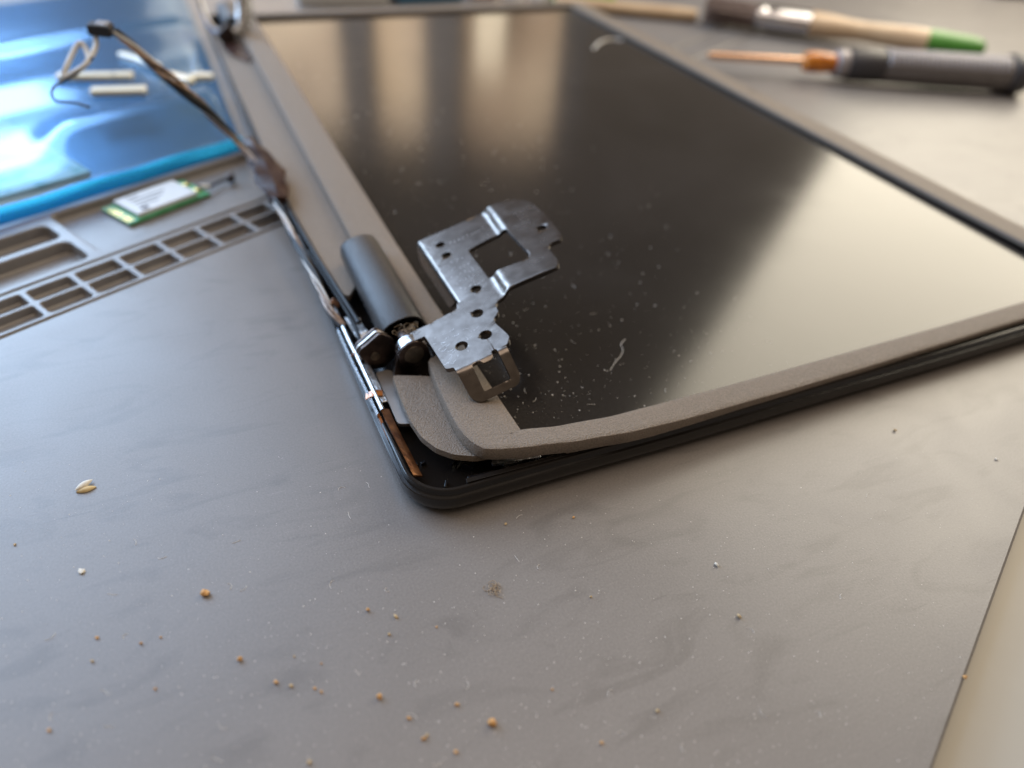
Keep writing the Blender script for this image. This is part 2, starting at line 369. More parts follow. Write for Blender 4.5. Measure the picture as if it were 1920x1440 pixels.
# ------------------------------------------------------------------ the laptop lid
lid = thing('laptop_lid', 'black laptop screen lid lying face up, cracked open at the corner with bare hinges', 'laptop lid', (110, 170, 0))
def ybow(x): return interp(x, [(0, 0.2), (25, 0.2), (60, -0.3), (140, -0.3), (226, 0.6)])
X0, X1, Y0, Y1 = -0.9, 225.6, 0.0, 357.0
def rloop(inset, z, rc=9.5, nb=26):
    pts = []
    x0, x1, y0, y1 = X0 + inset, X1 - inset, Y0 + inset, Y1 - inset; r = max(1.0, rc - inset * 0.9)
    cs = ((x0 + r, y0 + r, 180), (x1 - r, y0 + r, 270), (x1 - r, y1 - r, 0), (x0 + r, y1 - r, 90))
    for c in range(4):
        for j in range(9):
            an = math.radians(cs[c][2] + 11.25 * j); pts.append(Vector((cs[c][0] + r * math.cos(an), cs[c][1] + r * math.sin(an), z)))
        nx = cs[(c + 1) % 4]; an = math.radians(nx[2]); q = Vector((nx[0] + r * math.cos(an), nx[1] + r * math.sin(an), z)); p = pts[-1].copy()
        for j in range(1, nb): pts.append(p.lerp(q, j / nb))
    for p in pts: p.y += ybow(p.x) * max(0.0, 1 - p.y / 60)
    return pts
def zmod(p, z):
    # rim on the hinge side is lower and chipped
    if p.x < 4 and 16 < p.y < 340 and z > 3.4:
        k = min(1, (p.y - 16) / 14); return z - k * (z - 3.4) * 0.75
    return z
rows = [(5.0, 0.05), (2.2, 0.25), (0.9, 0.9), (0.25, 2.0), (0.0, 3.2), (0.0, 4.75), (0.12, 4.9), (0.75, 4.95), (0.85, 5.1), (0.9, 6.3), (1.05, 6.45), (1.55, 6.45), (1.7, 6.3), (1.8, 2.2), (2.6, 1.9)]
bm = bmesh.new(); rings = []
for ins, z in rows:
    rings.append([bm.verts.new((p.x, p.y, zmod(p, p.z))) for p in rloop(ins, z)])
n = len(rings[0])
for A, B in zip(rings, rings[1:]):
    for i in range(n): bm.faces.new((A[i], A[(i + 1) % n], B[(i + 1) % n], B[i]))
bm.faces.new(rings[0][::-1]); bm.faces.new(rings[-1])
cover = link('back_cover', bm, 'cover_plastic', lid, smooth=True)
# clip rail, ribs and lumps inside the open corner
link('clip_rail', poly([rounded([(10.2, 1.9), (60, 1.0), (60, 1.9), (10.4, 2.9)], 0.2)], 4.2, lambda a, b_, t: (a, b_, 6.75 + t)), 'cover_plastic', cover, bevel=0.12)
link('clip_rail', box((16, 4.5, 3.4), (9, 0.8, 2.4), -0.06), 'black_inside', cover, bevel=0.15)
bm = bmesh.new()
for _ in range(12):
    x, y = rnd.uniform(3.2, 17), rnd.uniform(3.5, 24)
    box((x, y, 2.1), (rnd.uniform(.5, 2.4), rnd.uniform(.4, 1.4), rnd.uniform(.5, 1.6)), rnd.uniform(0, 3), bm)
link('inner_ribs', bm, 'black_inside', cover, bevel=0.12)
# display
disp = link('display_panel', box((118, 177.5, 4.6), (198, 347, 2.0)), 'display_glass', lid, bevel=0.3)
link('panel_frame', poly([rounded([(16.8, 5.2), (27, 3.6), (27, 6.6), (18, 8.6)], 0.5)], 0.5, lambda a, b_, t: (a, b_, 5.9 + t)), 'bright_steel', disp, bevel=0.1)
# metal frame of the panel along the hinge side, seen in the gap
link('panel_frame', poly([[(12.5, 34), (20.0, 34), (20.0, 330), (12.5, 330)]], 0.5, lambda a, b_, t: (a, b_, 4.4 + t)), 'bright_steel', disp)

# bezel: raised frame, popped up at the corner
def zB(x, y):
    near = interp(x, [(10, 11.6), (24, 11.2), (34, 10.6), (47, 9.7), (60, 8.9), (75, 8.4), (90, 8.1), (226, 8.0)])
    hinge = interp(y, [(0, 11.5), (30, 11.2), (60, 10.2), (90, 9.3), (150, 9.0), (230, 9.2), (330, 8.2), (360, 7.6)])
    right = interp(y, [(0, 8.0), (60, 7.5), (360, 7.3)])
    far = 7.4
    wn, wh, wr, wf = [max(1e-3, 1 / (2 + d) ** 2) for d in (abs(y), abs(x - 12), abs(224 - x), abs(353 - y))]
    return (near * wn + hinge * wh + right * wr + far * wf) / (wn + wh + wr + wf)
yo_t = [(12, 9.0), (13, 7.0), (14.6, 5.2), (17, 4.0), (24, 2.5), (35, 1.0), (47, 0.3), (60, 0.4), (76, 0.8), (108, 1.2), (136, 1.8), (173, 2.6), (226, 2.8)]
yi_t = [(23.8, 7.9), (32, 6.6), (44, 6.1), (64, 6.8), (97, 7.3), (142, 7.7), (179, 8.4), (226, 9.4)]
outer, inner = [], []
NX = 60
for i in range(NX + 1):                      # near side, left to right
    t = i / NX; xo = 14.6 + (223.4 - 14.6) * t ** 1.25; xi = 23.8 + (213 - 23.8) * t ** 1.25
    outer.append((xo, interp(xo, yo_t))); inner.append((xi, interp(xi, yi_t)))
for i in range(1, 41):                       # right side going away
    t = i / 40; outer.append((224.2, 2.8 + 350.2 * t)); inner.append((213, 9.4 + 335.6 * t))
for i in range(1, 25):
    t = i / 24; outer.append((224.2 - 212.0 * t, 353)); inner.append((213 - 189.6 * t, 345))
ys = [353 - (353 - 90) * i / 40 for i in range(1, 41)]
hs = [(12.2, y) for y in ys] + [(12.3, 88.6), (13.0, 87.6), (18.2, 87.3), (18.3, 80), (18.3, 70), (18.3, 60), (18.2, 50), (18.0, 44), (17.6, 39), (16.2, 36.2), (14.4, 35.4), (13.7, 34.6), (13.2, 31), (12.7, 26), (12.4, 21), (12.2, 16), (12.2, 12.5), (12.6, 9.6), (13.4, 7.2)]
for (x, y) in hs:
    outer.append((x, y)); inner.append((23.3 + (0.7 if y < 60 else 0.0) * (1 - max(0, y - 10) / 50 if y > 10 else 1), max(y * 1.0, 7.6 + (13.4 - min(13.4, x)) * 0.2) if y > 9 else 7.5))
bm = bmesh.new(); rows = []
nB = len(outer)
def lerp2(a, b_, t): return (a[0] + (b_[0] - a[0]) * t, a[1] + (b_[1] - a[1]) * t)
for fr, dz in ((0.02, -3.1), (0.0, -2.9), (0.0, -0.30), (0.010, -0.10), (0.035, 0.0), (0.25, 0.03), (0.5, 0.03), (0.75, 0.0), (0.96, -0.03), (0.99, -0.12), (1.0, -0.4), (1.0, -1.5)):
    ring = []
    for o_, i_ in zip(outer, inner):
        p = lerp2(o_, i_, fr); zz = zB(*p); ring.append(bm.verts.new((p[0], p[1], zz + (dz if dz > -2 else max(dz, 6.55 - zz - (dz + 2.9))))))
    rows.append(ring)
for A, B in zip(rows + [rows[-1]], rows[1:] + [rows[0]]):
    if A is B: continue
    for i in range(nB): bm.faces.new((A[i], A[(i + 1) % nB], B[(i + 1) % nB], B[i]))
bezel = link('bezel', bm, 'bezel_plastic', lid, smooth=True)
cutb = [y for y in range(20, 330, 6)]
def flange_z(a, b_, t): return (a, b_, interp(b_, [(5, 8.0), (36, 8.2), (72, 7.4), (90, 6.8), (150, 6.6), (330, 6.0)]) + t)
link('hinge_flange', poly([rounded([(5.7, 35.7), (10.4, 33.9), (14.4, 32.2), (16.4, 31.0), (16.4, 10), (17.6, 6.1), (14, 6.5), (10, 8.5), (7.3, 11.4), (5.6, 15.4), (5.0, 20.5), (5.2, 28)], 0.9)], 1.5, flange_z), 'bezel_plastic', bezel, bevel=0.15)
link('hinge_flange', poly([rounded([(3.9, 71.5), (2.5, 90), (1.0, 120), (0.4, 150), (0.3, 300), (0.6, 330), (12.8, 330), (12.8, 88.6), (8.4, 86), (7.3, 74.4), (5.0, 70.6)], 0.4)], 1.6, flange_z, cuts_b=cutb), 'bezel_plastic', bezel, bevel=0.15)
for (x_, y_) in ((22.5, 3.9), (33, 2.2), (43.5, 1.4)):
    z_ = zB(x_, y_); link('snap_clip', box((x_, y_, z_ - 2.6), (2.6, 0.7, 3.0), -0.12), 'bezel_plastic', bezel, bevel=0.12)
wc = bmesh.new(); bmesh.ops.create_circle(wc, cap_ends=True, radius=1.1, segments=20, matrix=Matrix.Translation((221.0, 180, zB(221, 180) + 0.12))); link('webcam_window', wc, 'chip_black', bezel)

# --- near hinge
hin = bpy.data.objects.new('hinge', None); col.objects.link(hin); hin.parent = lid; hin.empty_display_size = 0.01
prof = [(6.7, 12.6), (7.3, 13.6), (8.6, 14.5), (10.2, 15.15), (12.2, 15.6), (13.8, 15.6), (15.2, 15.1), (16.3, 14.1), (17.1, 12.6), (17.5, 10.8), (17.6, 9.0), (17.4, 7.4), (16.6, 6.6), (9.5, 6.6), (7.2, 8.2), (6.6, 10.4)]
bm = bmesh.new(); cx, cz = 12.4, 11.0
def pring(y, k): return [bm.verts.new((cx + (p[0] - cx) * k, y, cz + (p[1] - cz) * k)) for p in prof]
rg = [pring(53, 0.02), pring(53, 0.80), pring(46.3, 0.84), pring(45.95, 0.90), pring(45.9, 0.975), pring(46.2, 1.0), pring(60, 1.0), pring(75, 1.0), pring(85.2, 1.0), pring(86.0, 0.97), pring(86.4, 0.90), pring(86.5, 0.02)]
for A, B in zip(rg, rg[1:]):
    for i in range(len(prof)): bm.faces.new((A[i], A[(i + 1) % len(prof)], B[(i + 1) % len(prof)], B[i]))
barrel = link('barrel_cover', bm, 'hinge_plastic', hin, smooth=True)
arm_p = rounded([(0.2, 10.0), (1.0, 8.4), (2.1, 7.4), (2.4, 5.0), (5.8, 4.6), (8.3, 7.0), (9.0, 9.5), (8.6, 12.0), (7.2, 13.4), (5.9, 14.3), (5.0, 14.2), (3.6, 13.1), (2.2, 12.0), (0.9, 11.2)], 0.7, 3)
arm = link('hinge_arm', prism_y(arm_p, 43.0, 44.0), 'dark_steel', hin, bevel=0.12)
link('hinge_arm', prism_y([(p[0] * 0.97 - 0.30, p[1] * 0.985 + 0.30) for p in arm_p], 44.05, 44.9), 'dull_steel', hin, bevel=0.12)
link('hinge_arm', prism_y([(p[0] * 0.95 - 0.35, p[1] * 0.98 + 0.45) for p in arm_p], 44.95, 45.8), 'dark_steel', hin, bevel=0.12)
link('rivet', tube([(4.0, 43.05, 8.6), (4.0, 42.75, 8.6), (4.0, 42.68, 8.6)], [1.15, 1.12, 0.9], 24), 'rivet_steel', hin, smooth=True)
kx, kz = 11.4, 11.2
link('shaft', cyl_y(kx, kz, 2.0, 40.4, 50), 'dark_steel', hin, smooth=True)
bm = tube([(kx, 37.9, kz), (kx, 37.75, kz), (kx, 38.0, kz), (kx, 39.1, kz), (kx, 39.15, kz), (kx, 39.3, kz), (kx, 39.35, kz), (kx, 40.4, kz), (kx, 40.6, kz)], [2.55, 2.75, 3.45, 3.55, 3.35, 3.35, 3.55, 3.55, 3.3], 40)
link('knuckle', bm, 'bright_steel', hin, smooth=True)
link('knuckle_face', tube([(kx, 37.85, kz), (kx, 37.45, kz), (kx, 37.40, kz)], [3.5, 3.42, 3.3], 40), 'dark_steel', hin, smooth=True)
link('pin_head', tube([(kx, 37.45, kz), (kx, 37.22, kz), (kx, 37.18, kz)], [2.3, 2.25, 2.05], 32), 'rivet_steel', hin, smooth=True)
link('knuckle_leaf', prism_y(rounded([(kx - 3.55, kz + 0.4), (kx - 4.6, 6.3), (kx - 4.4, 3.6), (kx + 4.0, 3.6), (kx + 4.1, 9.2), (kx + 3.55, kz + 0.4)], 0.4), 37.95, 39.5), 'dark_steel', hin, bevel=0.12)
# lid-side leaf lying in the cavity
link('hinge_leaf', poly([rounded([(3.4, 41.5), (6.6, 41.5), (8.6, 36.5), (7.6, 27), (6.2, 22.5), (3.2, 23.5)], 0.8)], 0.8, lambda a, b_, t: (a, b_, 5.2 + t)), 'dull_steel', hin, bevel=0.15)
link('hinge_leaf', poly([rounded([(8.2, 88), (8.2, 48), (17, 48), (17, 88)], 0.8)], 0.6, lambda a, b_, t: (a, b_, 5.0 + t)), 'bright_steel', hin)

# screw bracket: one folded sheet, pressed step, left flange and pull-down loop
SL = 0.3; NRM = math.sqrt(1 + SL * SL)
def bracket_map(a, b_, t):
    lift = 0.0
    aj = interp(b_, [(40, 20.6), (47, 21.0), (61, 29.2), (73, 29.8)]); q = max(0, min(1, (a - aj) / 2.6)); lift = 1.5 * q * q * (3 - 2 * q)
    x, y, z = a, b_, lift; nx, ny, nz_ = 0.0, 0.0, 1.0
    if a < 12.4 and b_ > 43.6:                                  # left flange folds down
        s = 12.4 - a; r = 1.3; th = min(s / r, math.radians(76)); ex = s - th * r if s > th * r else 0
        x = 12.4 - (r * math.sin(th) + max(0, ex) * math.cos(th)); z = -(r * (1 - math.cos(th)) + max(0, ex) * math.sin(th))
        nx, nz_ = -math.sin(th), math.cos(th)
    if b_ < 24.0 and a < 15.4:                                  # loop bends down
        s = 24.0 - b_; r = 2.2; th = min(s / r, math.radians(46)); ex = max(0, s - th * r)
        y = 24.0 - (r * math.sin(th) + ex * math.cos(th)); z = -(r * (1 - math.cos(th)) + ex * math.sin(th)); ny, nz_ = -math.sin(th), math.cos(th)
    x += nx * t; y += ny * t; z += nz_ * t
    X = 13 + (x - SL * z) / NRM; Z = 15.0 + (SL * x + z) / NRM
    return (X, y, Z)
out_b = rounded([(-1.6, 38.0), (-1.4, 41.0), (3.9, 41.0), (4.6, 41.2), (9.2, 41.6), (10.6, 41.9), (11.2, 43.6), (11.5, 45.4), (10.5, 45.6), (6.4, 49.6), (6.4, 70.6), (8.2, 72.9),
                 (30.3, 73.0), (37.5, 71.6), (41.2, 67.8), (41.9, 60), (41.2, 49.2), (40.6, 47.6), (37.4, 47.9), (36.3, 46.4), (36.0, 40.4), (35.2, 38.9), (22.5, 39.4), (19.2, 38.6), (18.2, 37.4), (17.9, 34.6), (16.2, 33.9), (15.8, 32.2), (16.7, 26.6), (16.2, 24.9), (14.9, 24.4),
                 (14.9, 16.9), (13.7, 15.4), (5.0, 15.4), (3.5, 16.9), (3.2, 22.6), (3.1, 25.0), (1.5, 25.3), (1.2, 36.8), (1.1, 37.9)],
                [.3, .5, .3, .3, .3, .8, .3, .3, .8, 1.0, 1.2, 1.5, 2, 3.5, 3.5, 6, 1.0, 1.0, .9, .9, 1.0, 1.0, 3, 1, .6, .8, .8, .8, .8, .8, .4, 2.0, 2.0, 2.0, 2.0, .5, .4, .7, .5, .2])
win = rounded([(20.8, 47.0), (20.8, 60.8), (29.0, 61.8), (31.5, 60.8), (31.9, 47.6), (31.0, 46.0)], [1.2, 1.0, 1.0, 1.2, 1.2, 1.2])
slot = rounded([(6.6, 23.4), (6.6, 17.2), (12.8, 17.2), (12.8, 24.6), (11.6, 24.6), (11.5, 23.2), (10.8, 22.5), (9.0, 22.5), (8.4, 23.6)], 0.5)
holes = [circ(15.9, 67.6, 1.25), circ(15.7, 62.5, 1.25), circ(16.8, 45.6, 1.35), circ(13.8, 37.5, 1.4), circ(12.6, 29.9, 1.45), circ(6.9, 29.9, 1.45), circ(38.6, 54.6, 1.25)]
bm = poly([out_b, win, slot] + holes, 1.1, bracket_map, cuts_a=[6.8 + 0.55 * i for i in range(11)] + [20.2 + 0.5 * i for i in range(27)], cuts_b=[16.2, 16.6, 17.4, 18.2, 19, 19.8, 20.6, 21.0, 21.4, 21.8, 22.2, 22.6, 23.0, 23.4, 23.8, 24.0, 40, 43.6, 45, 47, 50, 53, 56, 59, 61, 64, 67, 70])
brk = link('bracket', bm, 'steel', hin, smooth=True, bevel=0.24)
wn_ = brk.modifiers.new('weighted', 'WEIGHTED_NORMAL'); wn_.keep_sharp = False; wn_.weight = 80
# worn, unreadable stamp marks and scratches on the plate
bm = bmesh.new()
def stroke(a, b_, ln, an, wd=0.09):
    da, db = math.cos(an) * ln / 2, math.sin(an) * ln / 2; pa, pb = -math.sin(an) * wd / 2, math.cos(an) * wd / 2
    vs = [bm.verts.new(bracket_map(a + s * da + q * pa, b_ + s * db + q * pb, 0.03)) for s, q in ((-1, -1), (1, -1), (1, 1), (-1, 1))]; bm.faces.new(vs)
for rowb, (a0, a1) in ((58.6, (13.5, 19.6)), (55.8, (13.6, 19.8)), (53.0, (13.8, 19.8)), (50.4, (14, 19.6)), (47.6, (14, 19.4))):
    a = a0
    while a < a1:
        for _ in range(rnd.randint(1, 2)): stroke(a + rnd.uniform(-.3, .3), rowb + rnd.uniform(-.6, .6), rnd.uniform(.3, .9), rnd.choice((0.1, 1.5, 1.6, 0.0, 0.8)))
        a += 1.05
for i in range(9):
    for _ in range(2): stroke(18.4 + i * 1.15 + rnd.uniform(-.2, .2), 66.6 + rnd.uniform(-.6, .6), rnd.uniform(.3, .8), rnd.choice((0.1, 1.5, 0.9)))
for i in range(5):
    for q in range(2): stroke(36.2 + q * 1.3 + rnd.uniform(-.2, .2), 64.8 - i * 1.5 + rnd.uniform(-.3, .3), rnd.uniform(.3, .7), rnd.choice((0.1, 1.5)))
for _ in range(26): stroke(rnd.uniform(1.8, 5), rnd.uniform(26, 36), rnd.uniform(.3, 1.2), rnd.uniform(-.4, .5), 0.07)
for _ in range(12): stroke(rnd.uniform(5, 15), rnd.uniform(27, 36), rnd.uniform(.4, 1.4), rnd.uniform(-3, 3), 0.06)
link('stamped_marks', bm, 'marks', hin)

# --- strips of foil, copper and tape along the hinge edge
strip = link('ground_strip', tube(spline([(0.6, 69, 5.6), (0.5, 54, 6.2), (0.7, 45, 6.4), (0.9, 36, 6.2), (1.1, 27.5, 6.0)], 6), 0.55, 8, flat=1.5), 'foil', lid, smooth=True)
link('ground_strip', tube(spline([(-0.6, 60, 5.0), (-0.6, 46, 5.6), (-0.3, 36, 5.6), (0.0, 27, 5.4)], 6), 0.35, 8, flat=2.4), 'bright_steel', lid, smooth=True)
link('ground_strip', poly([[(1.3, 44), (2.7, 44), (2.9, 30), (1.7, 30)]], 0.4, lambda a, b_, t: (a, b_, 6.3 + t), cuts_b=[32, 34, 36, 38, 40, 42]), 'foil', lid, bevel=0.1)
def band(name, pts, wd, z, material, th=0.35, tilt=0.0):
    P = spline(pts, 6); L_, R_ = [], []
    for i, p in enumerate(P):
        t = (P[min(i + 1, len(P) - 1)] - P[max(0, i - 1)]); t.z = 0; t.normalize(); s = Vector((t.y, -t.x, 0)) * wd / 2
        L_.append(p - s - Vector((0, 0, tilt))); R_.append(p + s + Vector((0, 0, tilt)))
    bm = bmesh.new(); n = len(P); d = Vector((0, 0, -th))
    a = [bm.verts.new(v) for v in L_]; b_ = [bm.verts.new(v) for v in R_]; c = [bm.verts.new(v + d) for v in L_]; e = [bm.verts.new(v + d) for v in R_]
    for i in range(n - 1):
        bm.faces.new((a[i], b_[i], b_[i + 1], a[i + 1])); bm.faces.new((c[i], c[i + 1], e[i + 1], e[i])); bm.faces.new((a[i], a[i + 1], c[i + 1], c[i])); bm.faces.new((b_[i], e[i], e[i + 1], b_[i + 1]))
    bm.faces.new((a[0], c[0], e[0], b_[0])); bm.faces.new((a[-1], b_[-1], e[-1], c[-1]))
    return link(name, bm, material, lid, smooth=True)
band('copper_strip', [(1.7, 28, 6.1), (1.8, 22, 5.9), (2.2, 14, 5.5), (2.6, 8.6, 4.8)], 1.9, 0, 'copper_tape', 0.5, 0.5)
band('copper_strip', [(0.2, 27, 5.2), (0.2, 20, 5.0), (0.5, 12, 4.7)], 0.5, 0, 'orange_tape', 0.9)
band('tape_band', [(-1.0, 33.4, 5.9), (0.6, 33.0, 6.75), (2.6, 32.6, 6.6)], 1.9, 0, 'orange_tape', 0.25)
band('tape_band', [(-0.2, 48.4, 6.2), (0.7, 48.0, 7.1), (2.2, 47.6, 5.6)], 2.0, 0, 'orange_tape', 0.25)
band('tape_band', [(-0.4, 70.5, 6.6), (0.6, 70.0, 7.2), (2.0, 69.4, 6.0)], 2.4, 0, 'copper_tape', 0.25)
bm = tube(spline([(0.9, 47, 6.2), (1.5, 45.4, 7.2), (2.6, 44.6, 7.4), (3.0, 46.4, 7.6)], 6), 0.7, 10); link('solder_hook', bm, 'bright_steel', lid, smooth=True)

# --- display cable: lies in the channel, rises off the lid and arches to a loose connector
cab = bpy.data.objects.new('display_cable', None); col.objects.link(cab); cab.parent = lid; cab.empty_display_size = 0.01
path = [(0.6, 60, 6.0), (-0.9, 66, 7.2), (-1.5, 81, 8.2), (-2.4, 96, 8.6), (-3.0, 113, 9.1), (-3.7, 125, 9.5), (-4.0, 137, 10.1), (-5.2, 149, 11.2), (-8.4, 157.5, 14.4), (-12.6, 159, 20.3), (-16.9, 159.6, 26.3), (-21.8, 161.4, 31.8), (-26.5, 163.8, 36.5), (-31.6, 167, 41.8), (-36.2, 170.2, 45.9)]
P = spline(path, 7)
def twisted(P, ph, r0):
    out = []; dist = 0.0
    for i, p in enumerate(P):
        if i: dist += (p - P[i - 1]).length
        t = (P[min(i + 1, len(P) - 1)] - P[max(0, i - 1)]).normalized(); sx = t.cross(Vector((0, 0, 1))).normalized(); uz_ = sx.cross(t); a = ph + dist * 0.16 + 0.5 * math.sin(dist * 0.05 + ph)
        spread = r0 * (1 + 0.9 * math.exp(-((dist - 122) / 14) ** 2))
        out.append(p + sx * spread * math.cos(a) + uz_ * spread * math.sin(a))
    return out
for nm, ph, rr_, mt in (('copper_wire', 0.0, 0.46, 'cable_copper'), ('copper_wire', 1.3, 0.42, 'cable_copper'), ('wire', 2.5, 0.56, 'cable_black'), ('wire', 3.8, 0.58, 'cable_black'), ('wire', 5.1, 0.26, 'cable_white')):
    TW = twisted(P, ph, 0.62); link(nm, tube(TW, [rr_ * (1.0 + 0.45 * min(1, max(0, (i_ - 50) / 20))) for i_ in range(len(TW))], 8), mt, cab, smooth=True)
# dark glossy tape wrapped round the cable
tp = spline([(-2.6, 124, 9.2), (-2.4, 134, 9.8), (-2.8, 145, 10.4), (-3.8, 155, 11.2), (-5.4, 166, 11.6)], 4); bm = bmesh.new(); rings = []
for i, p in enumerate(tp):
    t = i / (len(tp) - 1); t_ = (tp[min(i + 1, len(tp) - 1)] - tp[max(0, i - 1)]).normalized(); sx = t_.cross(Vector((0, 0, 1))).normalized(); uz_ = sx.cross(t_)
    wdt = (2.6 + 2.2 * math.sin(math.pi * min(1, t * 1.15))) ; ring = []
    for k in range(8):
        an = 2 * math.pi * k / 8; jit = 1 + 0.12 * math.sin(k * 2.3 + i * 1.1) + rnd.uniform(-.06, .06)
        ring.append(bm.verts.new(p + sx * (wdt * math.cos(an) * jit + 0.6 * t) + uz_ * (1.35 * math.sin(an) * jit + 0.3)))
    rings.append(ring)
for A, B in zip(rings, rings[1:]):
    for k in range(8): bm.faces.new((A[k], A[(k + 1) % 8], B[(k + 1) % 8], B[k]))
bm.faces.new(rings[0][::-1]); bm.faces.new(rings[-1])
link('tape_wrap', bm, 'brown_tape', cab)
# connector at the loose end
cb = Vector((-39.6, 171.0, 46.6)); ax = (cb - Vector((-36, 170.0, 46.2))).normalized()
m4 = Matrix.Translation(cb) @ ax.to_track_quat('X', 'Z').to_matrix().to_4x4()
bm = bmesh.new(); bmesh.ops.create_cube(bm, size=1, matrix=m4 @ Matrix.Diagonal((6.2, 5.2, 3.0, 1))); link('connector', bm, 'chip_black', cab, bevel=0.4)
bm = bmesh.new(); bmesh.ops.create_cube(bm, size=1, matrix=m4 @ Matrix.Translation((-0.6, 0, 1.7)) @ Matrix.Diagonal((3.2, 4.2, 0.5, 1))); link('connector_shell', bm, 'bright_steel', cab, bevel=0.15)
lead = spline([(-41.4, 170.4, 45.4), (-42.2, 168.6, 42.4), (-45.6, 164.6, 39.2), (-49.4, 164.4, 37.0), (-52.4, 164.6, 35.9), (-50.6, 166.4, 38.6), (-47.6, 170.0, 42.0), (-46.0, 170.8, 43.2), (-45.0, 169.6, 42.0), (-44.6, 166.4, 39.8)], 6)
link('loose_lead', tube(lead, 0.78, 8), 'cable_white', cab, smooth=True)
lead = spline([(-43.4, 165.4, 40.6), (-47.4, 164.0, 37.6), (-52.0, 162.4, 35.6), (-55.0, 159.6, 34.8), (-55.8, 155.8, 33.8), (-54.6, 153.6, 32.8), (-50.3, 151.8, 32.7), (-46.8, 148.4, 32.3)], 6)
link('loose_lead', tube(lead, 0.36, 8), 'cable_black', cab, smooth=True)
# second cable lying along the channel under the flange
link('antenna_wire', tube(spline([(4.6, 60, 6.2), (3.4, 72, 6.8), (1.6, 92, 7.2), (-0.4, 120, 7.6), (-1.8, 138, 8.0)], 6), 0.6, 10), 'cable_black', lid, smooth=True)
link('antenna_wire', tube(spline([(3.0, 52, 4.6), (3.6, 60, 5.0), (2.6, 74, 5.6), (0.4, 98, 6.0)], 6), 0.5, 10), 'cable_black', lid, smooth=True)
link('wire_clip', poly([rounded([(2.2, 66), (5.6, 64), (6.4, 54), (4.6, 50), (3.0, 56)], 0.8)], 0.6, lambda a, b_, t: (a, b_, 4.6 + 0.12 * (a - 2) * math.sin(b_) + t), cuts_b=[52, 54, 56, 58, 60, 62, 64]), 'foil', lid, bevel=0.1)

# --- far hinge: its bracket stands upright, so a metal loop rises behind the cable
hin2 = bpy.data.objects.new('hinge', None); col.objects.link(hin2); hin2.parent = lid; hin2.empty_display_size = 0.01
hin2['label'] = 'far hinge with its shiny loop standing upright'
bm = bmesh.new()
lp = spline([(-5.5, 330, 48), (-4.0, 322, 30), (-1.5, 312, 14), (4.0, 306, 9.0), (11.0, 306, 9.4), (15.2, 309, 15), (17.0, 315, 28), (17.6, 322, 48)], 7)
rr = [1.3 + 2.4 * max(0, min(1, (i / (len(lp) - 1) - 0.35) / 0.35)) for i in range(len(lp))]
link('bracket', tube(lp, rr, 12, flat=0.55, upv=(0, 1, 0.3)), 'bright_steel', hin2, smooth=True)
bm = bmesh.new(); rg = []
for y, k in ((314, 0.05), (314, 0.92), (314.4, 1.0), (345, 1.0), (345.3, 0.94), (345.4, 0.05)):
    rg.append([bm.verts.new((cx - 1 + (p[0] - cx) * k, y, cz - 0.5 + (p[1] - cz) * k)) for p in prof])
for A, B in zip(rg, rg[1:]):
    for i in range(len(prof)): bm.faces.new((A[i], A[(i + 1) % len(prof)], B[(i + 1) % len(prof)], B[i]))
link('barrel_cover', bm, 'hinge_plastic', hin2, smooth=True)
link('hinge_arm', prism_y(arm_p, 300.0, 303.0), 'dark_steel', hin2, bevel=0.12)
link('tape_wrap', poly([rounded([(1.5, 296), (9.5, 299), (13.4, 284), (9.8, 268), (4.0, 281)], 1.5)], 0.3, lambda a, b_, t: (a, b_, 7.0 + t)), 'brown_tape', hin2)

# ------------------------------------------------------------------ bag, board, card
bag = thing('antistatic_bag', 'shiny translucent blue antistatic bag lying beside the hinge edge of the lid', 'bag', mp_(-30, 330))
def bag_z(u, v):
    t = v - 259
    front = 8.5 * (1 - math.exp(-max(0, t) / 9.0))
    ks = max(0.0, min(1.0, (u - 8) / 16.0)); ridge = 5.0 * ks * ks * (3 - 2 * ks) * math.exp(-((t - 27) / 11.0) ** 2)
    dip = -1.2 * math.exp(-((t - 64) / 16.0) ** 2)
    fold = 3.0 * math.exp(-((t - 150) / 6.0) ** 2) - 5.0 * (1 - math.exp(-(max(0, t - 85) / 40.0) ** 2))
    wr = 0.8 * math.sin(u * 0.055 + v * 0.02) * math.sin(v * 0.04 + 1)
    e = min(1, max(0, (u + 175) / 10)) * min(1, max(0, (86 - 0.35 * max(0, t - 20) * 0 - u) / 7)) * min(1, max(0, (500 - v) / 12))
    return 0.6 + (front + ridge + dip + fold + wr * min(1, t / 20)) * e
def bag_right(v): return 64.5 + (v - 259) * 0.515          # stops just short of the lid
bm = bmesh.new(); NU, NV = 90, 90; G = []
for j in range(NV + 1):
    v = 259 + 245 * (j / NV) ** 1.25; row = []
    for i in range(NU + 1):
        u = -175 + (bag_right(v) - 1 + 175) * i / NU; u_ = -175 + 261 * i / NU
        row.append(bm.verts.new(mp_(u, v, bag_z(u_, v))))
    G.append(row)
for j in range(NV):
    for i in range(NU): bm.faces.new((G[j][i], G[j][i + 1], G[j + 1][i + 1], G[j + 1][i]))
link('top_film', bm, 'bag_film', bag, smooth=True)
bm = quadmesh([mp_(-175, 259, .35), mp_(63, 259, .35), mp_(63 + 245 * .515, 504, .35), mp_(-175, 504, .35)], [(0, 1, 2, 3)]); link('bottom_film', bm, 'bag_back', bag)
bm = bmesh.new(); rows = []
for i in range(60):
    u = -175 + 238.5 * i / 59; wob = 0.5 * math.sin(u * 0.2)
    rows.append([bm.verts.new(mp_(u, 257.2 + q[0], q[1] + wob * 0.4)) for q in ((0.6, 0.4), (-0.2, 1.4), (0.6, 3.0), (2.4, 4.6), (3.6, 4.4))])
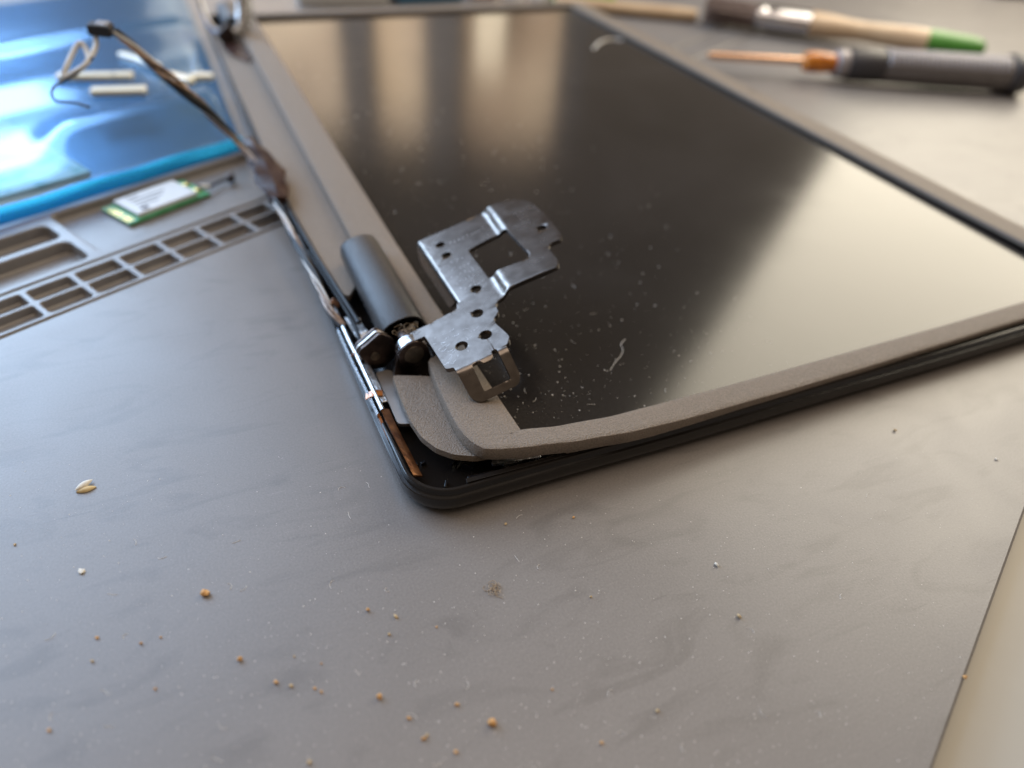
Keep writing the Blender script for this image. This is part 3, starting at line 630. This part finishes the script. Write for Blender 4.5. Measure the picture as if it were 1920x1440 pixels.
for A, B in zip(rows, rows[1:]):
    for k in range(4): bm.faces.new((A[k], A[k + 1], B[k + 1], B[k]))
link('folded_edge', bm, 'bag_fold', bag, smooth=True)

brd = thing('circuit_board', 'pale green circuit board seen through the blue antistatic bag', 'circuit board', (-50, 240, 0.6))
link('board', on_mat_rect(-120, 14, 272, 352, 0.9, 2.3), 'board_teal', brd, bevel=0.15)
strips = []
for (xa, ya, xb, yb, wd, lb) in ((-64, 250.5, -37, 246.4, 5.0, 'long cream foam strip with two dark joints on the blue bag'), (-52.5, 232, -33.2, 229.6, 5.6, 'wide cream foam strip nearest the front of the blue bag'), (-41, 279, -27, 259, 3.6, 'slanting cream foam strip farthest back on the blue bag'),
                           (-24.6, 248, -16, 238, 4.6, 'short slanting cream foam strip right of the cable on the blue bag'), (-16, 246.5, -7.5, 244.8, 4.2, 'short cream foam strip beside the lid on the blue bag')):
    a, b_ = Vector((xa, ya, 0)), Vector((xb, yb, 0)); c = (a + b_) / 2; d = b_ - a
    q = c - MO; zt = max(bag_z(-175 + 261 * (((p_ - MO).dot(E1)) + 175) / (bag_right((p_ - MO).dot(E2)) + 174), (p_ - MO).dot(E2)) for p_ in (a, c, b_, a + Vector((0, wd / 2, 0)), a - Vector((0, wd / 2, 0)), b_ + Vector((0, wd / 2, 0)), b_ - Vector((0, wd / 2, 0))))
    fs = tag(link('foam_strip', box((c.x, c.y, zt + 1.2), (d.length, wd, 2.6), math.atan2(d.y, d.x)), 'foam_cream', base=(c.x, c.y, zt), bevel=0.8, segs=3), lb, 'foam strip', 'cream foam strips on the blue bag')
    if wd == 5.0:
        for q_ in (0.27, 0.74):
            e_ = a.lerp(b_, q_); link('joint', box((e_.x, e_.y, zt + 1.3), (0.35, wd + 0.1, 2.7), math.atan2(d.y, d.x) + 0.2), 'print_grey', fs)
for k in range(14):
    x, y = rnd.uniform(-110, -20), rnd.uniform(280, 350)
    if x > -36 and y > 300: continue
    q = mp_(x, y); link('chip', box((q.x, q.y, 2.9), (rnd.uniform(4, 13), rnd.uniform(4, 10), 1.5), 0.48), rnd.choice(('chip_black', 'shield_can', 'white_cap', 'board_teal')), brd, bevel=0.2)
q = mp_(-34, 288); link('solder_pad', box((q.x, q.y, 3.2), (9, 7, 1.6), 0.48), 'white_cap', brd, bevel=0.4)

A_ = math.atan2(157.9 - 143.9, -22.1 + 46.0)
card = thing('wireless_card', 'small green wireless card with white label in the mat tray', 'circuit card', (-36, 157, -2.6))
cd = Vector((math.cos(A_), math.sin(A_), 0)); cn = Vector((-cd.y, cd.x, 0)); cc = Vector((-36.6, 157.2, 0))
def cardbox(u0, u1, v0, v1, z0, z1):
    c = cc + cd * (u0 + u1) / 2 + cn * (v0 + v1) / 2; return box((c.x, c.y, (z0 + z1) / 2), (u1 - u0, v1 - v0, z1 - z0), A_)
link('board', cardbox(-14.5, 14.5, -7.4, 7.4, -2.2, -1.3), 'pcb_green', card, bevel=0.1)
sh = link('shield', cardbox(-10.6, 10.6, -6.6, 6.8, -1.3, 0.2), 'shield_can', card, bevel=0.3)
for k in range(4): link('print_line', cardbox(-7.5, -7.5 + (4, 12, 10, 7)[k], 4.2 - k * 2.2, 4.9 - k * 2.2, 0.19, 0.24), 'print_grey', sh)
link('print_line', cardbox(-8.0, -5.6, -5.6, -3.4, 0.19, 0.24), 'print_grey', sh)
for k in range(13):
    if k in (4,): continue
    link('contact', cardbox(-14.4, -12.0, -6.4 + k * 1.0, -5.8 + k * 1.0, -1.3, -1.2), 'gold_contact', card)
for v in (-3.4, 2.6): link('antenna_socket', tube([cc + cd * 12.6 + cn * v + Vector((0, 0, z)) for z in (-1.3, -0.5, -0.4)], [1.1, 1.1, 0.8], 14, upv=(0, 1, 0)), 'gold_contact', card, smooth=True)
lead = thing('antenna_lead', 'short black lead with tiny plug beside the green wireless card', 'cable', (-16, 160, -2.6))
p0 = cc + cd * 13.4 + cn * -3.4
link('wire', tube(spline([p0 + Vector((0, 0, 0.1)), p0 + Vector((3, 0.4, -0.6)), p0 + Vector((6, 3.4, -0.8)), p0 + Vector((9, 4.6, -0.6)), p0 + Vector((11, 5.4, -.4))], 6), 0.5, 8), 'cable_black', lead, smooth=True)
link('plug', tube([p0 + Vector((10.8, 5.4, z)) for z in (-1.6, 0.6, 0.8)], [1.3, 1.3, 0.9], 14, upv=(0, 1, 0)), 'dark_steel', lead, smooth=True)
link('sleeve', tube([p0 + Vector((0.4, 0.1, 0)), p0 + Vector((3.2, .5, -.6))], 0.8, 10), 'cable_white', lead, smooth=True)

# ------------------------------------------------------------------ brush and screwdriver
def lathe_along(p, q, prof, n=24):
    """prof: (distance along p->q, radius, height factor)"""
    p, q = Vector(p), Vector(q); d = (q - p).normalized()
    return tube([p + d * s for s, r, k in prof], [r for s, r, k in prof], n, flat=[k for s, r, k in prof])
br = thing('paint_brush', 'wooden handled paint brush with green handle tip beyond the lid', 'brush', (345, 260, 0))
B0, B1 = Vector((292, 321, 9.0)), Vector((416, 206, 8.6)); Lb = (B1 - B0).length
def along(a, b_, fa): return a + (b_ - a) * fa
handle = link('handle', lathe_along(along(B0, B1, 0.40), B1, [(0, 9.5, .72), (4, 9.6, .72), (14, 8.8, .74), (24, 6.6, .84), (34, 5.8, .92), (46, 6.6, .9), (58, 7.6, .84), (67, 7.8, .84)], 24), 'wood', br, smooth=True)
link('handle_tip', lathe_along(along(B0, B1, 0.40) + (B1 - B0).normalized() * 67, B1, [(0, 7.9, .84), (10, 7.8, .84), (24, 7.2, .84), (29, 6.4, .84), (31.5, 4.6, .84), (32.4, 2, .84)], 24), 'green_paint', br, smooth=True)
link('ferrule', lathe_along(along(B0, B1, 0.21), B1, [(0, 10.2, .70), (1, 10.5, .70), (4, 10.5, .70), (5, 10.1, .70), (8, 10.1, .70), (9, 10.5, .70), (14, 10.4, .70), (24, 10.0, .72), (32, 9.8, .72)], 28), 'ferrule_metal', br, smooth=True)
bm = bmesh.new(); d = (B1 - B0).normalized(); sx = d.cross(Vector((0, 0, 1))).normalized(); uz_ = sx.cross(d)
for k in range(420):
    an = rnd.uniform(0, 6.283); r = math.sqrt(rnd.random()); a = along(B0, B1, 0.215) + sx * 9.6 * r * math.cos(an) + uz_ * 6.6 * r * math.sin(an)
    e = a - d * rnd.uniform(27, 33) + sx * rnd.uniform(-1.6, 1.6) * (1 + r) + uz_ * rnd.uniform(-1.2, 1.2)
    e.z = max(0.4, e.z); tube([a, e], [0.42, 0.3], 4, bm)
link('bristles', bm, 'bristle', br, kind='stuff')
st = thing('wooden_stick', 'plain pale wooden stick lying behind the brush bristles', 'stick', (250, 320, 0))
link('stick', lathe_along((212, 366, 4.2), (290, 322, 4.2), [(0, 3.0, 1), (1, 4.0, 1), (40, 4.1, 1), (86, 4.1, 1), (91, 3.6, 1)], 16), 'wood', st, smooth=True)

sd = thing('screwdriver', 'screwdriver with copper shaft, amber collar and grey knurled handle', 'screwdriver', (315, 190, 0))
D0, D1 = Vector((233, 231, 8.4)), Vector((388, 162, 9.4)); dd = (D1 - D0).normalized()
def sdl(s0, prof, n=24): return lathe_along(D0 + dd * s0, D1, [(a_, r_ * (1.14 if s0 > 60 else 1.0), k_) for a_, r_, k_ in prof], n)
link('shaft', sdl(0, [(0, 1.0, 1), (3, 2.0, 1), (52, 2.0, 1)]), 'shaft_copper', sd, smooth=True)
link('collar', sdl(50, [(0, 2.6, 1), (1.2, 4.6, 1), (4, 5.2, 1), (10, 5.2, 1), (15, 4.6, 1), (17, 4.2, 1)]), 'amber', sd, smooth=True)
link('ring', sdl(67, [(0, 5.0, 1), (.6, 6.0, 1), (5.4, 6.2, 1), (6, 5.8, 1)]), 'grip_pale', sd, smooth=True)
link('grip', sdl(73, [(0, 6.4, 1), (1, 6.9, 1), (18, 6.9, 1), (19, 6.6, 1)]), 'grip_dark', sd, smooth=True)
hd = link('handle', sdl(92, [(0, 6.6, 1), (1, 6.9, 1), (30, 7.3, 1), (66, 7.4, 1), (67, 7.2, 1)], 32), 'grip_grey', sd, smooth=True)
sx = dd.cross(Vector((0, 0, 1))).normalized(); uz_ = sx.cross(dd)
bm = bmesh.new()
for k in range(26):
    c = D0 + dd * (93 + k * 2.5)
    tube([c + dd * (1.4 * j / 8) + (sx * math.cos(math.radians(20 + 140 * j / 8)) + uz_ * math.sin(math.radians(20 + 140 * j / 8))) * 8.35 for j in range(9)], 0.62, 6, bm)
link('knurl_ridges', bm, 'grip_pale', hd, smooth=True)
bm = bmesh.new(); c0 = D0 + dd * 96; vs = []
for s in (0, 60):
    for an in (188, 210, 232):
        vs.append(bm.verts.new(c0 + dd * s + (sx * -math.cos(math.radians(an)) * -1 + uz_ * math.sin(math.radians(an)) * 0.35) * 7.5))
link('end_cap', sdl(159, [(0, 7.2, 1), (.6, 8.6, 1), (6, 8.8, 1), (9, 8.0, 1), (10, 6.2, 1)], 28), 'grip_dark', sd, smooth=True)
bm.free()

# ------------------------------------------------------------------ blurred things beyond the far edge
def far(name, label, cat, c, s, rz, material, bev=1.5, part='body'):
    o = thing(name, label, cat, (c[0], c[1], 0)); link(part, box((c[0], c[1], s[2] / 2 + c[2]), s, rz), material, o, bevel=bev, segs=3); return o
far('plastic_box', 'flat pale grey box beyond the far end of the screen', 'box', (84, 404, 0.1), (54, 26, 17), -0.12, 'pale_plastic')
far('blue_box', 'low blue box right of the pale grey box beyond the screen', 'box', (137, 402, 0.1), (44, 24, 14), 0.05, 'blue_plastic')
far('pink_block', 'small pinkish block between the blue box and the white caps', 'block', (176, 404, 0.1), (18, 20, 15), 0.0, 'pink_plastic')
for i, (x, y, lab) in enumerate(((196, 397, 'left one of two white bottle caps beyond the far screen edge'), (215, 393, 'right one of two white bottle caps, next to the lime green case'))):
    o = thing('bottle_cap', lab, 'cap', (x, y, 0), 'white caps beyond the screen')
    link('cap_body', tube([(x, y, z) for z in (0.1, 0.6, 14, 15.5)], [6.6, 7.2, 6.8, 5.8], 24, upv=(0, 1, 0)), 'white_cap', o, smooth=True)
    link('cap_rim', tube([(x, y, z) for z in (0.15, 1.6, 1.8)], [7.6, 7.6, 7.1], 24, upv=(0, 1, 0)), 'pale_plastic', o, smooth=True)
far('green_case', 'lime green case touching the far corner of the lid', 'case', (243, 386, 0.1), (42, 22, 14), -0.3, 'lime_plastic')
far('navy_case', 'dark navy case at the top right corner behind the brush', 'case', (660, 352, 0.1), (80, 30, 14), -0.35, 'navy_plastic', 3)

# ------------------------------------------------------------------ crumbs, husk, lint, dust
def crumb(x, y, r, material, label, cat='crumb', group=None, flatten=0.75, z=0.0, seed=0, name='crumb'):
    r *= 0.86; bm = bmesh.new(); bmesh.ops.create_icosphere(bm, subdivisions=2 if r > .5 else 1, radius=r); rr_ = random.Random(seed)
    ph = [rr_.uniform(0, 6) for _ in range(6)]; sx_, sy_ = rr_.uniform(.8, 1.3), rr_.uniform(.7, 1.0); an = rr_.uniform(0, 3)
    for v in bm.verts:
        n_ = v.co.normalized(); k = 1 + 0.20 * math.sin(3.1 * n_.x + ph[0]) * math.sin(2.7 * n_.y + ph[1]) + 0.14 * math.sin(5 * n_.z + ph[2]) * math.sin(4.4 * n_.x + ph[3]) + rr_.uniform(-.17, .17)
        p = n_ * r * k; p.x *= sx_; p.y *= sy_; p.z *= flatten
        v.co = Vector((p.x * math.cos(an) - p.y * math.sin(an), p.x * math.sin(an) + p.y * math.cos(an), p.z))
    lo = min(v.co.z for v in bm.verts)
    for v in bm.verts: v.co += Vector((x, y, z - lo - 0.02))
    o = link(name, bm, material, base=(x, y, z)); return tag(o, label, cat, group)
G_ = 'crumbs scattered on the mat'
big_c = [(-1.6, -39.3, .82, 'crumb_orange', 'largest orange crumb, bottom middle of the mat'),
         (-38.4, -0.5, .80, 'crumb_orange', 'dark orange crumb alone on the bluish left part of the mat'),
         (-16.1, -29.0, .62, 'crumb_orange', 'round orange crumb up and left of the largest crumb'),
         (-34.7, -14.8, .58, 'crumb_orange', 'reddish orange crumb at lower left of the mat'),
         (-13.7, -13.7, .52, 'crumb_orange', 'upper left one of two orange crumbs in front of the lid corner'),
         (-9.7, -16.6, .46, 'crumb_tan', 'lower right one of two orange crumbs in front of the lid corner'),
         (45.7, -38.7, .50, 'crumb_tan', 'tan crumb with pale top right of centre on the mat'),
         (48.6, -28.2, .52, 'crumb_white', 'white grain on the mat right of centre'),
         (111.2, -12.8, .50, 'crumb_tan', 'tan crumb on the mat in front of the long bezel edge')]
for i, (x, y, r, mt, lb) in enumerate(big_c): crumb(x, y, r, mt, lb, group=G_, seed=i + 3)
UNP = [(729, 1190, .36), (857, 1322, .40), (795, 1385, .46), (800, 1379, .30), (855, 1410, .36), (1128, 1394, .38), (1232, 1334, .40), (767, 1347, .34), (518, 1280, .46), (545, 1287, .36), (590, 1292, .28), (602, 1298, .32),
       (580, 1430, .42), (265, 1207, .34), (182, 1197, .36), (173, 1240, .34), (301, 1196, .24), (1075, 971, .34), (1107, 1120, .30), (818, 1176, .22), (1035, 1293, .24), (552, 1231, .24), (92, 1371, .34), (291, 1292, .3), (28, 1022, .26), (603, 1245, .2)]
cp = Vector((-25.33, -82.665, 108.948)); dn = -up
def ground(px, py, z=0.0):
    d_ = rt * ((px - 960) / 1333.6) + dn * ((py - 720) / 1333.6) + fw
    return cp + d_ * ((z - cp.z) / d_.z)
MARKS = [((922, 1358), 'the largest crumb'), ((385, 1115), 'the dark orange crumb'), ((712, 1308), 'the round orange crumb'), ((450, 1238), 'the reddish orange crumb'), ((716, 1150), 'the pair of crumbs'), ((1385, 1157), 'the tan crumb right of centre'),
         ((930, 1105), 'the lint clump'), ((800, 955), 'the lid corner'), ((162, 915), 'the seed husk'), ((153, 1072), 'the pale flake')]
WAYS = ('right of', 'below right of', 'below', 'below left of', 'left of', 'above left of', 'above', 'above right of')
taken = {}
rows_ = []
for i, (px, py, r) in enumerate(UNP):
    (mx, my), mk = min(MARKS, key=lambda q: (q[0][0] - px) ** 2 + (q[0][1] - py) ** 2)
    way = WAYS[int(round(math.degrees(math.atan2(py - my, px - mx)) / 45)) % 8]
    rows_.append(((mk, way), math.hypot(px - mx, py - my), i, px, py, r))
for key, dist, i, px, py, r in sorted(rows_):
    n_ = taken.get(key, 0); taken[key] = n_ + 1; tan = i % 3 == 0
    lb = ('nearest', 'second nearest', 'third nearest', 'fourth nearest', 'fifth nearest', 'sixth nearest')[n_] + ' tiny ' + ('tan' if tan else 'orange') + ' crumb lying ' + key[1] + ' ' + key[0]
    g = ground(px, py); crumb(round(g.x, 1), round(g.y, 1), r, 'crumb_tan' if tan else 'crumb_orange', lb, group='tiny crumbs on the mat', seed=50 + i)
g = ground(1814, 1275, 0); crumb(g.x - 0.2, g.y + 0.5, .5, 'crumb_orange', 'orange crumb caught on the right hand edge of the mat', seed=91)
g = ground(153, 1072); crumb(g.x, g.y, .62, 'crumb_white', 'pale flake on the mat left of the dark orange crumb', seed=92, flatten=.4)
g = ground(948, 983); crumb(g.x, g.y, .42, 'crumb_tan', 'tan flake in the shadow under the lid corner', seed=93, flatten=.5)
g = ground(1868, 862); crumb(g.x, g.y, .42, 'crumb_white', 'small white flake on the mat near the right picture edge', seed=94, flatten=.5)
# seed husk
hk = thing('seed_husk', 'split straw coloured seed husk on the left of the mat', 'husk', (-56.6, 32.1, 0))
for nm, sgn, mt in (('husk_half', -1, 'husk'), ('husk_half', 1, 'crumb_white')):
    bm = bmesh.new(); G2 = []
    for i in range(13):
        t = i / 12; wdt = 0.95 * math.sin(math.pi * t) ** 0.8 + 0.02; row = []
        for k in range(7):
            an = math.pi * k / 6; x = (t - .5) * 3.6; y = -math.cos(an) * wdt * .75; z = 0.12 + math.sin(an) * wdt * 0.62
            q = Vector((x, y + sgn * 0.55, z)); q = Matrix.Rotation(0.30 + sgn * 0.26, 3, 'Z') @ q
            row.append(bm.verts.new(q + Vector((-56.6, 32.1, 0.0 if sgn < 0 else 0.35))))
        G2.append(row)
    for A, B in zip(G2, G2[1:]):
        for k in range(6): bm.faces.new((A[k], A[k + 1], B[k + 1], B[k]))
    link(nm, bm, mt, hk, smooth=True)
# fluff clump
g = ground(930, 1105); bm = bmesh.new()
for _ in range(18):
    c = Vector((g.x + rnd.gauss(0, .8), g.y + rnd.gauss(0, .5), 0.2)); a = rnd.uniform(0, 6.28); pts = [c + Vector((math.cos(a + q * .9) * q * .28, math.sin(a + q * .9) * q * .28, rnd.uniform(-.15, .3))) for q in range(5)]
    tube(pts, 0.055, 4, bm)
tag(link('lint_clump', bm, 'fibre', base=(g.x, g.y, 0)), 'small brownish clump of lint in front of the lid corner', 'lint')
# hairs at the knuckle
bm = bmesh.new()
for _ in range(16):
    c = Vector((kx + rnd.uniform(-2.6, 3.2), rnd.uniform(40, 43), kz + 3.5)); a = rnd.uniform(0, 6.28)
    tube(spline([c, c + Vector((math.cos(a) * .8, math.sin(a) * .6, .8)), c + Vector((math.cos(a + 1) * 1.5, math.sin(a + 1) * .9, .7)), c + Vector((math.cos(a + 2) * 1.6, math.sin(a + 2) * .9, .1))], 4), 0.035, 4, bm)
link('lint', bm, 'fibre', hin)
def specks(name, n, gen, material, label, cat, fibres=0):
    bm = bmesh.new()
    for _ in range(n):
        x, y, z, r = gen(); q = [bm.verts.new((x + r * a * rnd.uniform(.6, 1.4), y + r * b_ * rnd.uniform(.6, 1.4), z + r * c * 0.8)) for a, b_, c in ((1, 0, .35), (0, 1, .35), (-1, 0, .35), (0, -1, .35), (0, 0, .95), (0, 0, -.05))]
        for k in range(4): bm.faces.new((q[k], q[(k + 1) % 4], q[4])); bm.faces.new((q[(k + 1) % 4], q[k], q[5]))
    for _ in range(fibres):
        x, y, z, r = gen(); a = rnd.uniform(0, 6.28); c = rnd.uniform(-.6, .6); p = Vector((x, y, z + 0.05)); pts = [p]
        for q in range(6): p = p + Vector((math.cos(a), math.sin(a), 0)) * rnd.uniform(.2, .38); a += c + rnd.uniform(-.3, .3); pts.append(p)
        tube(pts, 0.035, 4, bm)
    o = link(name, bm, material, kind='stuff'); return tag(o, label, cat)
def g_disp():
    while True:
        x, y = 24.5 + rnd.expovariate(1 / 52), 9 + rnd.expovariate(1 / 80)
        if x < 95 + 0.25 * y and y < 335: return x, y, 5.62, rnd.choice((.035, .045, .05, .05, .065, .07, .09, .12, .16)) * (1 + y / 300)
specks('screen_dust', 800, g_disp, 'dust', 'pale dust specks and hairs on the black screen', 'dust', 26)
def g_mat():
    while True:
        px, py = rnd.uniform(0, 1900), 840 + 600 * rnd.random() ** .8
        g = ground(px, py)
        if (g.x > -3 and g.y > -2.5) or (g.x - MO.x) * E2.x + (g.y - MO.y) * E2.y < 1: continue
        return g.x, g.y, 0.0, rnd.choice((.025, .025, .03, .03, .035, .04, .04, .05, .06, .08, .11))
specks('mat_dust', 2600, g_mat, 'dust', 'fine pale dust and lint spread over the grey mat', 'dust', 34)
# two stray hairs on the screen
def hair(pix, r, label):
    P_ = spline([ground(px, py, 5.7 + 0.25 * (i % 2)) for i, (px, py) in enumerate(pix)], 5); c = P_[0]
    tag(link('hair', tube(P_, r, 5), 'dust', base=(c.x, c.y, 5.6), smooth=True), label, 'hair')
hair([(1113, 92), (1122, 82), (1136, 75), (1152, 73), (1166, 76)], 0.55, 'thick curved pale hair near the far right of the screen')
hair([(1144, 694), (1153, 680), (1163, 668), (1168, 656), (1164, 646), (1172, 636)], 0.055, 'squiggly pale hair on the black screen right of the bracket loop')
